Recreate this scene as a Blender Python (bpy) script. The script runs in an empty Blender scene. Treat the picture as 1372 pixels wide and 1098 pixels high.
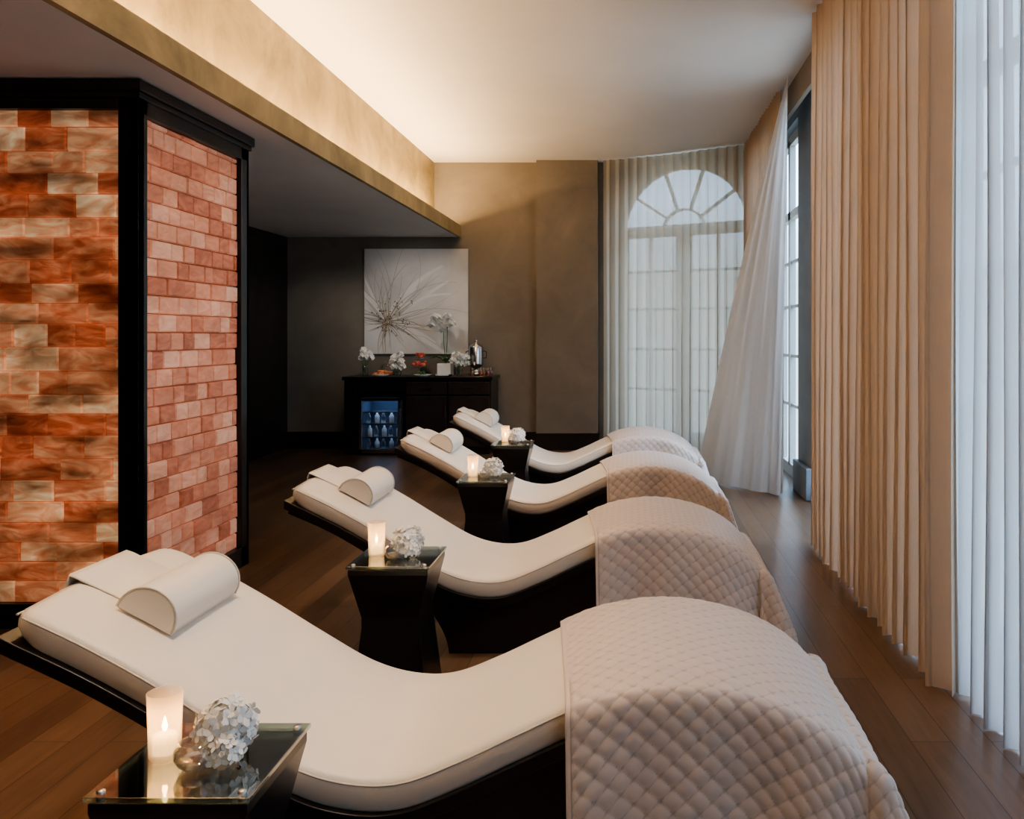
import bpy, bmesh, math, random
from mathutils import Vector, Matrix
random.seed(7)
scene = bpy.context.scene
COL = scene.collection
try:
    scene.view_settings.look='AgX - Medium High Contrast'
except Exception as e:
    print(e)

# ------------------------------------------------------------ helpers
def link(o):
    COL.objects.link(o); return o

def mesh_obj(name, verts, faces, mat=None, smooth=False, parent=None, uvs=None):
    me = bpy.data.meshes.new(name)
    me.from_pydata([tuple(v) for v in verts], [], faces)
    me.update()
    if smooth:
        for p in me.polygons: p.use_smooth = True
    if mat: me.materials.append(mat)
    o = bpy.data.objects.new(name, me)
    link(o)
    if parent: o.parent = parent
    return o

def empty(name, loc=(0,0,0)):
    e = bpy.data.objects.new(name, None)
    e.location = loc
    e.empty_display_size = 0.1
    return link(e)

BOXF = [(0,3,2,1),(4,5,6,7),(0,1,5,4),(1,2,6,5),(2,3,7,6),(3,0,4,7)]
def boxes(name, bl, mat, parent=None, bevel=0.0, smooth=False):
    v=[];f=[]
    for (x0,x1,y0,y1,z0,z1) in bl:
        b=len(v)
        v+= [(x0,y0,z0),(x1,y0,z0),(x1,y1,z0),(x0,y1,z0),(x0,y0,z1),(x1,y0,z1),(x1,y1,z1),(x0,y1,z1)]
        f+= [tuple(i+b for i in q) for q in BOXF]
    o=mesh_obj(name,v,f,mat,smooth,parent)
    if bevel>0:
        m=o.modifiers.new("bev","BEVEL"); m.width=bevel; m.segments=2; m.limit_method='ANGLE'
    return o

def lathe(name, prof, mat, loc=(0,0,0), n=32, parent=None, smooth=True, squash=1.0):
    v=[];f=[]
    for (r,z) in prof:
        for i in range(n):
            a=2*math.pi*i/n
            v.append((loc[0]+r*math.cos(a),loc[1]+r*math.sin(a)*squash,loc[2]+z))
    for j in range(len(prof)-1):
        for i in range(n):
            f.append((j*n+i,j*n+(i+1)%n,(j+1)*n+(i+1)%n,(j+1)*n+i))
    if prof[0][0]>1e-4: f.append(tuple(reversed(range(n))))
    if prof[-1][0]>1e-4 : 
        k=(len(prof)-1)*n
        f.append(tuple(range(k,k+n)))
    o=mesh_obj(name,v,f,mat,smooth,parent)
    bm=bmesh.new(); bm.from_mesh(o.data); bmesh.ops.remove_doubles(bm,verts=bm.verts,dist=1e-5); 
    bmesh.ops.recalc_face_normals(bm,faces=bm.faces); bm.to_mesh(o.data); bm.free()
    if smooth:
        for p in o.data.polygons: p.use_smooth = len(p.vertices)<=4
    return o

def tube(name, pts, r, mat, parent=None, n=8):
    cu=bpy.data.curves.new(name,'CURVE'); cu.dimensions='3D'; cu.bevel_depth=r; cu.bevel_resolution=2
    sp=cu.splines.new('POLY'); sp.points.add(len(pts)-1)
    for p,q in zip(sp.points,pts): p.co=(q[0],q[1],q[2],1)
    cu.use_fill_caps=True
    cu.materials.append(mat)
    o=bpy.data.objects.new(name,cu); link(o)
    if parent: o.parent=parent
    return o

def cr(pts, n):
    P=[Vector(p) for p in pts]
    P=[P[0]*2-P[1]]+P+[P[-1]*2-P[-2]]
    out=[]
    segs=len(P)-3
    for i in range(n+1):
        t=i/n*segs; k=min(int(t),segs-1); u=t-k
        a,b,c,d=P[k],P[k+1],P[k+2],P[k+3]
        out.append(0.5*((2*b)+(c-a)*u+(2*a-5*b+4*c-d)*u*u+(3*b-a-3*c+d)*u**3))
    return out

# ------------------------------------------------------------ materials
def newmat(name):
    m=bpy.data.materials.new(name); m.use_nodes=True
    nt=m.node_tree; b=nt.nodes['Principled BSDF']
    return m,nt,b
def rgb(c): return (c[0],c[1],c[2],1)
def simple(name,c,rough=0.5,metal=0.0,noise=0.0,nscale=20,bump=0.0,bscale=100,emis=None,es=0.0,sheen=0,spec=0.5,coat=0):
    m,nt,b=newmat(name)
    b.inputs['Base Color'].default_value=rgb(c)
    b.inputs['Roughness'].default_value=rough
    b.inputs['Metallic'].default_value=metal
    b.inputs['Sheen Weight'].default_value=sheen
    b.inputs['Specular IOR Level'].default_value=spec
    b.inputs['Coat Weight'].default_value=coat
    tc=nt.nodes.new('ShaderNodeTexCoord')
    n=nt.nodes.new('ShaderNodeTexNoise'); n.inputs['Scale'].default_value=nscale; n.inputs['Detail'].default_value=5
    nt.links.new(tc.outputs['Object'],n.inputs['Vector'])
    r=nt.nodes.new('ShaderNodeValToRGB')
    k=noise if noise>0 else 0.02
    r.color_ramp.elements[0].position=0.3; r.color_ramp.elements[1].position=0.7
    r.color_ramp.elements[0].color=rgb([x*(1-k) for x in c]); r.color_ramp.elements[1].color=rgb([min(1,x*(1+k)) for x in c])
    nt.links.new(n.outputs['Fac'],r.inputs['Fac']); nt.links.new(r.outputs['Color'],b.inputs['Base Color'])
    if bump>0:
        n2=nt.nodes.new('ShaderNodeTexNoise'); n2.inputs['Scale'].default_value=bscale
        nt.links.new(tc.outputs['Object'],n2.inputs['Vector'])
        bp=nt.nodes.new('ShaderNodeBump'); bp.inputs['Strength'].default_value=bump; bp.inputs['Distance'].default_value=0.005
        nt.links.new(n2.outputs['Fac'],bp.inputs['Height']); nt.links.new(bp.outputs['Normal'],b.inputs['Normal'])
    if emis:
        b.inputs['Emission Color'].default_value=rgb(emis); b.inputs['Emission Strength'].default_value=es
    return m

def glassmat(name,c=(1,1,1),rough=0.0,ior=1.45,alpha=0.0):
    m=bpy.data.materials.new(name); m.use_nodes=True; nt=m.node_tree; nt.nodes.clear()
    out=nt.nodes.new('ShaderNodeOutputMaterial'); mx=nt.nodes.new('ShaderNodeMixShader')
    t=nt.nodes.new('ShaderNodeBsdfTransparent'); t.inputs[0].default_value=rgb(c)
    g=nt.nodes.new('ShaderNodeBsdfGlossy'); g.inputs['Roughness'].default_value=rough
    lw=nt.nodes.new('ShaderNodeLayerWeight'); lw.inputs['Blend'].default_value=0.35
    mth=nt.nodes.new('ShaderNodeMath'); mth.operation='MULTIPLY_ADD'; mth.inputs[1].default_value=0.75; mth.inputs[2].default_value=0.05+alpha
    nt.links.new(lw.outputs['Facing'],mth.inputs[0]); nt.links.new(mth.outputs[0],mx.inputs[0])
    nt.links.new(t.outputs[0],mx.inputs[1]); nt.links.new(g.outputs[0],mx.inputs[2]); nt.links.new(mx.outputs[0],out.inputs[0])
    return m

def fabric(name,c,transp=0.3,transl=0.5,weave=600,ctl=None):
    m=bpy.data.materials.new(name); m.use_nodes=True; nt=m.node_tree; nt.nodes.clear()
    out=nt.nodes.new('ShaderNodeOutputMaterial')
    tc=nt.nodes.new('ShaderNodeTexCoord')
    n=nt.nodes.new('ShaderNodeTexNoise'); n.inputs['Scale'].default_value=8
    mp=nt.nodes.new('ShaderNodeMapping'); mp.inputs['Scale'].default_value=(30,30,2)
    nt.links.new(tc.outputs['Object'],mp.inputs[0]); nt.links.new(mp.outputs[0],n.inputs['Vector'])
    r=nt.nodes.new('ShaderNodeValToRGB')
    r.color_ramp.elements[0].color=rgb([x*0.93 for x in c]); r.color_ramp.elements[1].color=rgb([min(1,x*1.05) for x in c])
    nt.links.new(n.outputs['Fac'],r.inputs[0])
    d=nt.nodes.new('ShaderNodeBsdfDiffuse'); tl=nt.nodes.new('ShaderNodeBsdfTranslucent'); tp=nt.nodes.new('ShaderNodeBsdfTransparent')
    nt.links.new(r.outputs[0],d.inputs[0])
    if ctl: tl.inputs[0].default_value=rgb(ctl)
    else: nt.links.new(r.outputs[0],tl.inputs[0])
    m1=nt.nodes.new('ShaderNodeMixShader'); m1.inputs[0].default_value=transl
    m2=nt.nodes.new('ShaderNodeMixShader'); m2.inputs[0].default_value=transp
    nt.links.new(d.outputs[0],m1.inputs[1]); nt.links.new(tl.outputs[0],m1.inputs[2])
    nt.links.new(m1.outputs[0],m2.inputs[1]); nt.links.new(tp.outputs[0],m2.inputs[2]); nt.links.new(m2.outputs[0],out.inputs[0])
    return m

def plaster(name,c,k=0.18,scale=1.6,rough=0.6):
    m,nt,b=newmat(name)
    tc=nt.nodes.new('ShaderNodeTexCoord')
    n=nt.nodes.new('ShaderNodeTexNoise'); n.inputs['Scale'].default_value=scale; n.inputs['Detail'].default_value=8; n.inputs['Roughness'].default_value=0.65; n.inputs['Distortion'].default_value=0.6
    nt.links.new(tc.outputs['Object'],n.inputs['Vector'])
    r=nt.nodes.new('ShaderNodeValToRGB')
    r.color_ramp.elements[0].position=0.3; r.color_ramp.elements[1].position=0.72
    r.color_ramp.elements[0].color=rgb([x*(1-k) for x in c]); r.color_ramp.elements[1].color=rgb([x*(1+k) for x in c])
    nt.links.new(n.outputs['Fac'],r.inputs[0]); nt.links.new(r.outputs[0],b.inputs['Base Color'])
    b.inputs['Roughness'].default_value=rough
    bp=nt.nodes.new('ShaderNodeBump'); bp.inputs['Strength'].default_value=0.15; bp.inputs['Distance'].default_value=0.01
    nt.links.new(n.outputs['Fac'],bp.inputs['Height']); nt.links.new(bp.outputs[0],b.inputs['Normal'])
    return m
M_wall=plaster('taupe_plaster',(0.192,0.168,0.140))
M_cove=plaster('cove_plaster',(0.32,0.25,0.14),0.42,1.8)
M_ceil=simple('ceiling_paint',(0.74,0.72,0.71),0.7,noise=0.03,nscale=1.5)
M_lowceil=simple('low_ceiling_paint',(0.70,0.70,0.73),0.6,noise=0.04,nscale=1.5)
M_black=simple('espresso_lacquer',(0.010,0.008,0.008),0.28,noise=0.3,nscale=6)
M_dark=simple('dark_wood_panel',(0.022,0.017,0.015),0.35,noise=0.4,nscale=5)
M_leather=simple('cream_leather',(0.82,0.745,0.655),0.42,noise=0.02,nscale=4,bump=0.12,bscale=350,sheen=0.1)
M_piping=simple('cream_piping',(0.60,0.54,0.47),0.5)
M_chrome=simple('brushed_steel',(0.65,0.65,0.66),0.2,1.0,noise=0.05)
M_white=simple('white_ceramic',(0.85,0.84,0.82),0.3)
M_petal=simple('white_petals',(0.88,0.87,0.84),0.6,noise=0.05,nscale=60)
M_green=simple('leaf_green',(0.06,0.16,0.04),0.45,noise=0.3,nscale=20)
M_orange=simple('pastry_orange',(0.75,0.28,0.12),0.5,noise=0.25,nscale=40)
M_red=simple('berry_red',(0.6,0.10,0.09),0.4,noise=0.3,nscale=40)
M_glass=glassmat('clear_glass')
M_glasstop=glassmat('table_glass',(0.75,0.88,0.84),0.03,alpha=0.12)
M_winframe=simple('window_frame_paint',(0.40,0.42,0.43),0.5)
M_pier=simple('window_pier_paint',(0.17,0.20,0.24),0.5,noise=0.1,nscale=4)
M_sheer=fabric('white_sheer',(0.62,0.63,0.64),0.08,0.44)
M_sweep=fabric('white_voile',(0.88,0.91,0.95),0.02,0.56)
M_sheer_back=fabric('ivory_sheer',(0.54,0.48,0.39),0.075,0.50)
M_drape=fabric('beige_linen_drape',(0.70,0.57,0.455),0.0,0.14)
M_warmsheer=fabric('warm_sheer',(0.52,0.42,0.33),0.02,0.26)
M_wax=simple('candle_wax',(0.9,0.75,0.5),0.5,emis=(1.0,0.62,0.25),es=2.4)  # emission stands in for flame light shining through the wax
M_flame=simple('flame',(1,0.7,0.3),0.5,emis=(1.0,0.65,0.28),es=40)
M_led=simple('led_strip',(1,0.8,0.5),0.5,emis=(1.0,0.72,0.38),es=3)
M_bluelight=simple('fridge_led',(0.4,0.6,1),0.5,emis=(0.3,0.5,0.9),es=2)
M_frost=fabric('frosted_glass',(0.9,0.84,0.76),0.55,0.7)
M_pin=simple('steel_pin',(0.6,0.6,0.6),0.3,1.0)
M_fridgein=simple('fridge_liner',(0.10,0.14,0.20),0.5)

def woodfloor():
    m,nt,b=newmat('oak_plank_floor')
    tc=nt.nodes.new('ShaderNodeTexCoord')
    mp=nt.nodes.new('ShaderNodeMapping'); mp.inputs['Rotation'].default_value=(0,0,math.radians(90))
    nt.links.new(tc.outputs['Object'],mp.inputs[0])
    br=nt.nodes.new('ShaderNodeTexBrick')
    br.inputs['Scale'].default_value=1.0; br.inputs['Brick Width'].default_value=1.5; br.inputs['Row Height'].default_value=0.14
    br.inputs['Mortar Size'].default_value=0.0018; br.inputs['Mortar Smooth'].default_value=0.2; br.offset=0.37
    br.inputs['Color1'].default_value=(0.0,0,0,1); br.inputs['Color2'].default_value=(1,1,1,1); br.inputs['Mortar'].default_value=(0.2,0.2,0.2,1)
    nt.links.new(mp.outputs[0],br.inputs['Vector'])
    mp2=nt.nodes.new('ShaderNodeMapping'); mp2.inputs['Scale'].default_value=(14,1.1,1)
    nt.links.new(tc.outputs['Object'],mp2.inputs[0])
    n=nt.nodes.new('ShaderNodeTexNoise'); n.inputs['Scale'].default_value=2.2; n.inputs['Detail'].default_value=8; n.inputs['Distortion'].default_value=1.0
    nt.links.new(mp2.outputs[0],n.inputs['Vector'])
    mx=nt.nodes.new('ShaderNodeMix'); mx.data_type='FLOAT'; mx.inputs[0].default_value=0.40
    bw=nt.nodes.new('ShaderNodeRGBToBW'); nt.links.new(br.outputs['Color'],bw.inputs[0])
    nt.links.new(n.outputs['Fac'],mx.inputs[2]); nt.links.new(bw.outputs[0],mx.inputs[3])
    r=nt.nodes.new('ShaderNodeValToRGB')
    r.color_ramp.elements[0].position=0.15; r.color_ramp.elements[0].color=(0.060,0.034,0.020,1)
    r.color_ramp.elements[1].position=0.85; r.color_ramp.elements[1].color=(0.190,0.118,0.072,1)
    nt.links.new(mx.outputs[0],r.inputs[0])
    m3=nt.nodes.new('ShaderNodeMix'); m3.data_type='RGBA'
    nt.links.new(br.outputs['Fac'],m3.inputs[0]); nt.links.new(r.outputs[0],m3.inputs[6]); m3.inputs[7].default_value=(0.02,0.01,0.006,1)
    nt.links.new(m3.outputs[2],b.inputs['Base Color'])
    b.inputs['Roughness'].default_value=0.30
    bp=nt.nodes.new('ShaderNodeBump'); bp.inputs['Strength'].default_value=0.08; bp.inputs['Distance'].default_value=0.004
    nt.links.new(n.outputs['Fac'],bp.inputs['Height']); nt.links.new(bp.outputs[0],b.inputs['Normal'])
    return m
M_floor=woodfloor()

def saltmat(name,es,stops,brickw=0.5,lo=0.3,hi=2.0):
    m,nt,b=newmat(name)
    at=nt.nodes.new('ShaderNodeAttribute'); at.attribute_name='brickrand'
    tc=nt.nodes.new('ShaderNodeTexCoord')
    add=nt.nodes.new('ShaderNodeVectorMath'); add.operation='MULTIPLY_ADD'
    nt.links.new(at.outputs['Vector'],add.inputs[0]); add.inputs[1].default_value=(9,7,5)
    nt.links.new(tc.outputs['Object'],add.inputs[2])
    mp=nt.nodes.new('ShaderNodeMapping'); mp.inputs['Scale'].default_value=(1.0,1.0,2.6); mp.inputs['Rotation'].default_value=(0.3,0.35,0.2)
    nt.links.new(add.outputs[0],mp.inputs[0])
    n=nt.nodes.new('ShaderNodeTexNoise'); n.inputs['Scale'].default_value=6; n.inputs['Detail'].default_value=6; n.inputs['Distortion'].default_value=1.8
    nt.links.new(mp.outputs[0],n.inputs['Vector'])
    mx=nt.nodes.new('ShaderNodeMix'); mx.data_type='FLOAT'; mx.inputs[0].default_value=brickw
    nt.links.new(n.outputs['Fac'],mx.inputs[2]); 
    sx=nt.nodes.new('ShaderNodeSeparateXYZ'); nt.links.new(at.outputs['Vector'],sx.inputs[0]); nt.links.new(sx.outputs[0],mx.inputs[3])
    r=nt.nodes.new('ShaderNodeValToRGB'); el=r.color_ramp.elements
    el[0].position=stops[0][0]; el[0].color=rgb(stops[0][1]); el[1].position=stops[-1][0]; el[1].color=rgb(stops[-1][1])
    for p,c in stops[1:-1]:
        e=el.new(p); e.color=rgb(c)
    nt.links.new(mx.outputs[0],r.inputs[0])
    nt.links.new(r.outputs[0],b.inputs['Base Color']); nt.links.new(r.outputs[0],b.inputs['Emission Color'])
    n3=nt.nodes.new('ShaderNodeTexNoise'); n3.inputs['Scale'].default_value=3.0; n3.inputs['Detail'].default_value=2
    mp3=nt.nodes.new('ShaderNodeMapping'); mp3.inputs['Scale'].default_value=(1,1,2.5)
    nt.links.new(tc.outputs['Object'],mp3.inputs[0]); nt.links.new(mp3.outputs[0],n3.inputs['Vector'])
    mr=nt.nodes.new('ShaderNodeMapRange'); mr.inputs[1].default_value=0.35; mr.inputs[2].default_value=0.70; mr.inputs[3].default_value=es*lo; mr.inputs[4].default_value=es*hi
    nt.links.new(n3.outputs['Fac'],mr.inputs[0]); nt.links.new(mr.outputs[0],b.inputs['Emission Strength'])  # patchy emission stands in for uneven backlight behind the bricks
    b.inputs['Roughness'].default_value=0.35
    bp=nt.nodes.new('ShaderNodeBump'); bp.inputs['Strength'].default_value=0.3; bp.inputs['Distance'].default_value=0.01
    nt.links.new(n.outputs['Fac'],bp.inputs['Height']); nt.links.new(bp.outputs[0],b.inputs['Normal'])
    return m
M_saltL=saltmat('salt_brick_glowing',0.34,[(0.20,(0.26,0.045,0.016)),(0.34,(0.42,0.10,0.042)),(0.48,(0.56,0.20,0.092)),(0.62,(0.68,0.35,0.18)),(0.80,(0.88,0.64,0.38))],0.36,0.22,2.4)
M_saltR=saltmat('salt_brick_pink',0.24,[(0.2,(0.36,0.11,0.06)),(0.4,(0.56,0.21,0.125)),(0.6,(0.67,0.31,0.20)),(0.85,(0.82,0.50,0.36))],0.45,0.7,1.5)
M_joint=simple('salt_joint',(0.40,0.17,0.09),0.7,emis=(0.5,0.17,0.07),es=0.08)

def quiltmat():
    m,nt,b=newmat('quilted_fabric')
    tc=nt.nodes.new('ShaderNodeTexCoord')
    n=nt.nodes.new('ShaderNodeTexNoise'); n.inputs['Scale'].default_value=500
    nt.links.new(tc.outputs['Object'],n.inputs['Vector'])
    at=nt.nodes.new('ShaderNodeAttribute'); at.attribute_name='stitch'
    r=nt.nodes.new('ShaderNodeValToRGB')
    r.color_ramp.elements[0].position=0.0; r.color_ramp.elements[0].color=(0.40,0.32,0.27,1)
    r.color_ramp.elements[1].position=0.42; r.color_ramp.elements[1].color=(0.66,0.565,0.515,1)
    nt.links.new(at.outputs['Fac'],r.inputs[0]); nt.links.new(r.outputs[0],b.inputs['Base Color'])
    b.inputs['Roughness'].default_value=0.42; b.inputs['Sheen Weight'].default_value=0.2
    bp=nt.nodes.new('ShaderNodeBump'); bp.inputs['Strength'].default_value=0.2; bp.inputs['Distance'].default_value=0.002
    nt.links.new(n.outputs['Fac'],bp.inputs['Height']); nt.links.new(bp.outputs[0],b.inputs['Normal'])
    return m
M_quilt=quiltmat()

# ------------------------------------------------------------ room shell
ZC=3.6; ZL=2.66; YB=10.8; XL=-4.32; XR=1.55; YF=-2.2
boxes('floor',[(XL-0.1,XR+0.2,YF-0.1,11.3,-0.1,0.0)],M_floor)
boxes('ceiling',[(-2.55,XR+0.2,YF-0.1,11.3,ZC,ZC+0.1)],M_ceil)
boxes('ceiling_low',[(XL-0.1,-2.175,YF,YB+0.1,ZL,ZL+0.06)],M_lowceil)
boxes('trim_cove_lip',[(-2.175,-2.14,YF,YB,ZL,ZL+0.15)],M_cove)
boxes('wall_cove',[(-2.6,-2.47,YF,YB+0.1,ZL+0.06,ZC)],M_cove)
boxes('wall_left',[(XL-0.1,XL,YF,YB+0.1,0,ZL)],M_dark)
boxes('trim_wall_panel',[(XL,XL+0.015,y,y+0.83,0.12,2.55) for y in (5.6,6.5,7.4,8.3,9.2)],M_dark,bevel=0.005)
boxes('wall_back',[(XL-0.1,-1.17,YB,YB+0.1,0,ZC),(-1.17,-0.41,YB-0.15,YB+0.1,0,ZC),(-0.41,-0.2,YB+0.0,YB+0.3,0,ZC)],M_wall)
boxes('baseboard_back',[(XL,-1.17,YB-0.02,YB,0,0.21),(-1.19,-0.39,YB-0.17,YB-0.15,0,0.21),(-0.41,-0.39,YB-0.15,YB,0,0.21)],M_black)
boxes('wall_front',[(XL-0.1,XR+0.2,YF-0.1,YF,0,ZC)],M_wall)
boxes('trim_curtain_valance',[(1.385,1.42,-1.8,9.6,3.36,ZC)],M_wall)

# slanted arched window wall
A=Vector((-0.34,11.0,0)); B=Vector((1.62,9.92,0))
dirw=(B-A).normalized(); Lw=(B-A).length; nrm=Vector((dirw.y,-dirw.x,0))
if nrm.y>0: nrm=-nrm
uc=Lw*0.485; hw=0.88; zs=2.72; rise=0.80
def wp(u,z,off=0.0): 
    p=A+dirw*u-nrm*off
    return (p.x,p.y,z)
v=[];f=[]
def quad(a,b,c,d):
    k=len(v); v.extend([a,b,c,d]); f.append((k,k+1,k+2,k+3))
N=40
TH=0.2
for off in (0.0,TH):
    quad(wp(0,0,off),wp(uc-hw,0,off),wp(uc-hw,ZC,off),wp(0,ZC,off))
    quad(wp(uc+hw,0,off),wp(Lw,0,off),wp(Lw,ZC,off),wp(uc+hw,ZC,off))
    for i in range(N):
        a0=math.pi*(1-i/N); a1=math.pi*(1-(i+1)/N)
        u0=uc+hw*math.cos(a0); u1=uc+hw*math.cos(a1); z0=zs+rise*math.sin(a0); z1=zs+rise*math.sin(a1)
        quad(wp(u0,z0,off),wp(u1,z1,off),wp(u1,ZC,off),wp(u0,ZC,off))
for i in range(N):
    a0=math.pi*(1-i/N); a1=math.pi*(1-(i+1)/N)
    u0=uc+hw*math.cos(a0); u1=uc+hw*math.cos(a1); z0=zs+rise*math.sin(a0); z1=zs+rise*math.sin(a1)
    quad(wp(u0,z0,0),wp(u1,z1,0),wp(u1,z1,TH),wp(u0,z0,TH))
quad(wp(uc-hw,0,0),wp(uc-hw,zs,0),wp(uc-hw,zs,TH),wp(uc-hw,0,TH))
quad(wp(uc+hw,0,0),wp(uc+hw,zs,0),wp(uc+hw,zs,TH),wp(uc+hw,0,TH))
mesh_obj('wall_window_back',v,f,M_wall)
win=empty('window_1',tuple(wp(uc,0,0.1)))
def bar(p,q,w,name,par,mat=M_winframe,off=0.1):
    d=Vector((q[0]-p[0],q[1]-p[1])); n=Vector((-d.y,d.x)).normalized()*w/2
    vs=[]
    for o in (off-0.03,off+0.03):
        for s,e in ((p,1),(q,1)):
            for sg in (1,-1):
                vs.append(Vector(wp(s[0]+n.x*sg,s[1]+n.y*sg,o)))
    fs=[(0,1,3,2),(4,6,7,5),(0,2,6,4),(1,5,7,3),(0,4,5,1),(2,3,7,6)]
    o=mesh_obj(name,[x-Vector(par.location) for x in vs],fs,mat); o.parent=par
    return o
k=0
def B2(p,q,w):
    global k; k+=1; bar(p,q,w,'mullion_%d'%k,win)
B2((uc-hw,zs),(uc+hw,zs),0.14)
for du in (-hw+0.04,-0.05,0.05,hw-0.04): B2((uc+du,0),(uc+du,zs),0.10)
for du in (-0.46,0.46): B2((uc+du,0.2),(uc+du,zs),0.03)
for z in (0.12,): B2((uc-hw,z),(uc+hw,z),0.24)
for z in (0.75,1.25,1.75,2.22): B2((uc-hw,z),(uc+hw,z),0.03)
for a in (36,72,108,144):
    c,s=math.cos(math.radians(a)),math.sin(math.radians(a))
    B2((uc+0.28*c,zs+0.26*s),(uc+hw*c,zs+rise*s),0.024)
for (rr,w) in ((0.28/hw,0.024),(0.97,0.05)):
    for i in range(16):
        a0=math.pi*i/16;a1=math.pi*(i+1)/16
        B2((uc+hw*rr*math.cos(a0),zs+rise*rr*math.sin(a0)),(uc+hw*rr*math.cos(a1),zs+rise*rr*math.sin(a1)),w)

# right wall with windows
wins=[(-1.3,0.9),(1.5,4.3),(4.7,7.35),(7.95,9.6)]
bl=[(XR,XR+0.2,YF,11.0,3.45,ZC)]
ys=[YF]+[y for w in wins for y in w]+[10.2]
for i in range(0,len(ys),2): bl.append((XR,XR+0.2,ys[i],ys[i+1],0,3.45))
boxes('wall_right',bl,M_pier)
boxes('baseboard_right',[(XR-0.05,XR,ys[i],ys[i+1],0,0.28) for i in range(0,len(ys),2)],M_pier,bevel=0.01)
for i,(a,b) in enumerate(wins):
    w=empty('window_%d'%(i+2),(XR+0.1,(a+b)/2,0))
    x0,x1=-0.03,0.03; h=(b-a)/2
    bb=[(x0,x1,-h,-h+0.07,0,3.45),(x0,x1,h-0.07,h,0,3.45),(x0,x1,-h,h,0,0.12),(x0,x1,-h,h,3.35,3.45),(x0,x1,-0.05,0.05,0.1,3.4),(x0,x1,-h,h,2.60,2.68)]
    o=boxes('frame',bb,M_winframe); o.parent=w
    bb=[(x0*.5,x1*.5,-h,h,z,z+0.03) for z in (0.7,1.2,1.7,2.15)]+[(x0*.5,x1*.5,s*h/2-0.015,s*h/2+0.015,0.1,3.4) for s in (-1,1)]
    o=boxes('mullions',bb,M_winframe); o.parent=w

# ------------------------------------------------------------ curtains
def curtain(name,path,mat,z0=0.015,z1=3.585,wl=0.13,amp=0.045,seed=1,rows=14,botfac=1.2):
    rnd=random.Random(seed)
    P=cr([Vector((p[0],p[1],0)) for p in path],200)
    L=[0]
    for a,b in zip(P,P[1:]): L.append(L[-1]+(b-a).length)
    tot=L[-1]; n=int(tot/wl*16)
    cols=[]
    phases=[rnd.uniform(-0.5,0.5) for _ in range(int(tot/wl)+3)]
    amps=[rnd.uniform(0.75,1.2) for _ in range(int(tot/wl)+3)]
    j=0
    for i in range(n+1):
        s=tot*i/n
        while j<len(L)-2 and L[j+1]<s: j+=1
        t=(s-L[j])/max(1e-9,L[j+1]-L[j])
        p=P[j].lerp(P[j+1],t); d=(P[j+1]-P[j]).normalized(); nn=Vector((-d.y,d.x,0))
        q=s/wl; kq=int(q); fr=q-kq; fr=fr*fr*(3-2*fr)
        phs=phases[kq]*(1-fr)+phases[kq+1]*fr; am=amps[kq]*(1-fr)+amps[kq+1]*fr
        cols.append((p,nn,d,2*math.pi*q+phs,am,s))
    v=[]
    for r in range(rows+1):
        h=r/rows; z=z0+(z1-z0)*h
        for (p,nn,d,ph,am,s) in cols:
            k=amp*am*(botfac*(1-h)+0.8*h)
            o=math.sin(ph)*k+0.2*k*math.sin(2*ph+1.3)+0.006*math.sin(s*9+h*5)
            lat=0.35*k*math.sin(2*ph)
            zz=z+(0.012*math.sin(s*7)+0.006*math.sin(ph) if r==0 else 0)
            q=p+nn*o+d*lat
            v.append((q.x,q.y,max(zz,0.004)))
    m=n+1
    f=[(r*m+i,r*m+i+1,(r+1)*m+i+1,(r+1)*m+i) for r in range(rows) for i in range(n)]
    return mesh_obj(name,v,f,mat,True)
curtain('sheer_curtain',[(-0.33,10.60),(0.4,10.28),(1.27,9.72)],M_sheer_back,wl=0.12,amp=0.028,seed=3)
curtain('sheer_curtain.001',[(1.30,9.70),(1.31,8.6),(1.32,7.55)],M_warmsheer,wl=0.11,amp=0.025,seed=4)
curtain('linen_drape',[(1.25,5.85),(1.25,4.6),(1.25,3.36)],M_drape,wl=0.142,amp=0.040,seed=5)
curtain('sheer_curtain.002',[(1.345,3.75),(1.325,3.3),(1.31,1.5),(1.31,-1.6)],M_sheer,wl=0.14,amp=0.036,seed=6)
def swept():
    top=cr([(1.31,7.15,3.58),(1.33,7.32,3.58),(1.345,7.48,3.58)],160)
    bot=cr([(1.32,7.55,0.02),(1.16,7.74,0.02),(0.98,7.95,0.02),(0.80,8.25,0.02),(0.66,8.70,0.02)],160)
    v=[];R=30;n=160
    for r in range(R+1):
        h=r/R
        for i in range(n+1):
            t=h**0.9
            p=bot[i].lerp(top[i],t)
            j=min(i,n-1); d=(bot[j+1]-bot[j]).normalized(); nn=Vector((-d.y,d.x,0))
            ph=2*math.pi*4*i/n
            p=p+nn*(0.016*(1-0.6*h))*math.sin(ph+0.9*math.sin(i*0.05))
            p=p+nn*0.004*(1-h)*math.sin(ph*2.3+1)
            p=p+Vector((-0.05,-0.02,0))*math.sin(math.pi*h)*(i/n)
            v.append((p.x,p.y,0.012+(3.58-0.012)*h))
    m=n+1
    f=[(r*m+i,r*m+i+1,(r+1)*m+i+1,(r+1)*m+i) for r in range(R) for i in range(n)]
    return mesh_obj('sheer_curtain.003',v,f,M_sweep,True)
swept()

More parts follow.
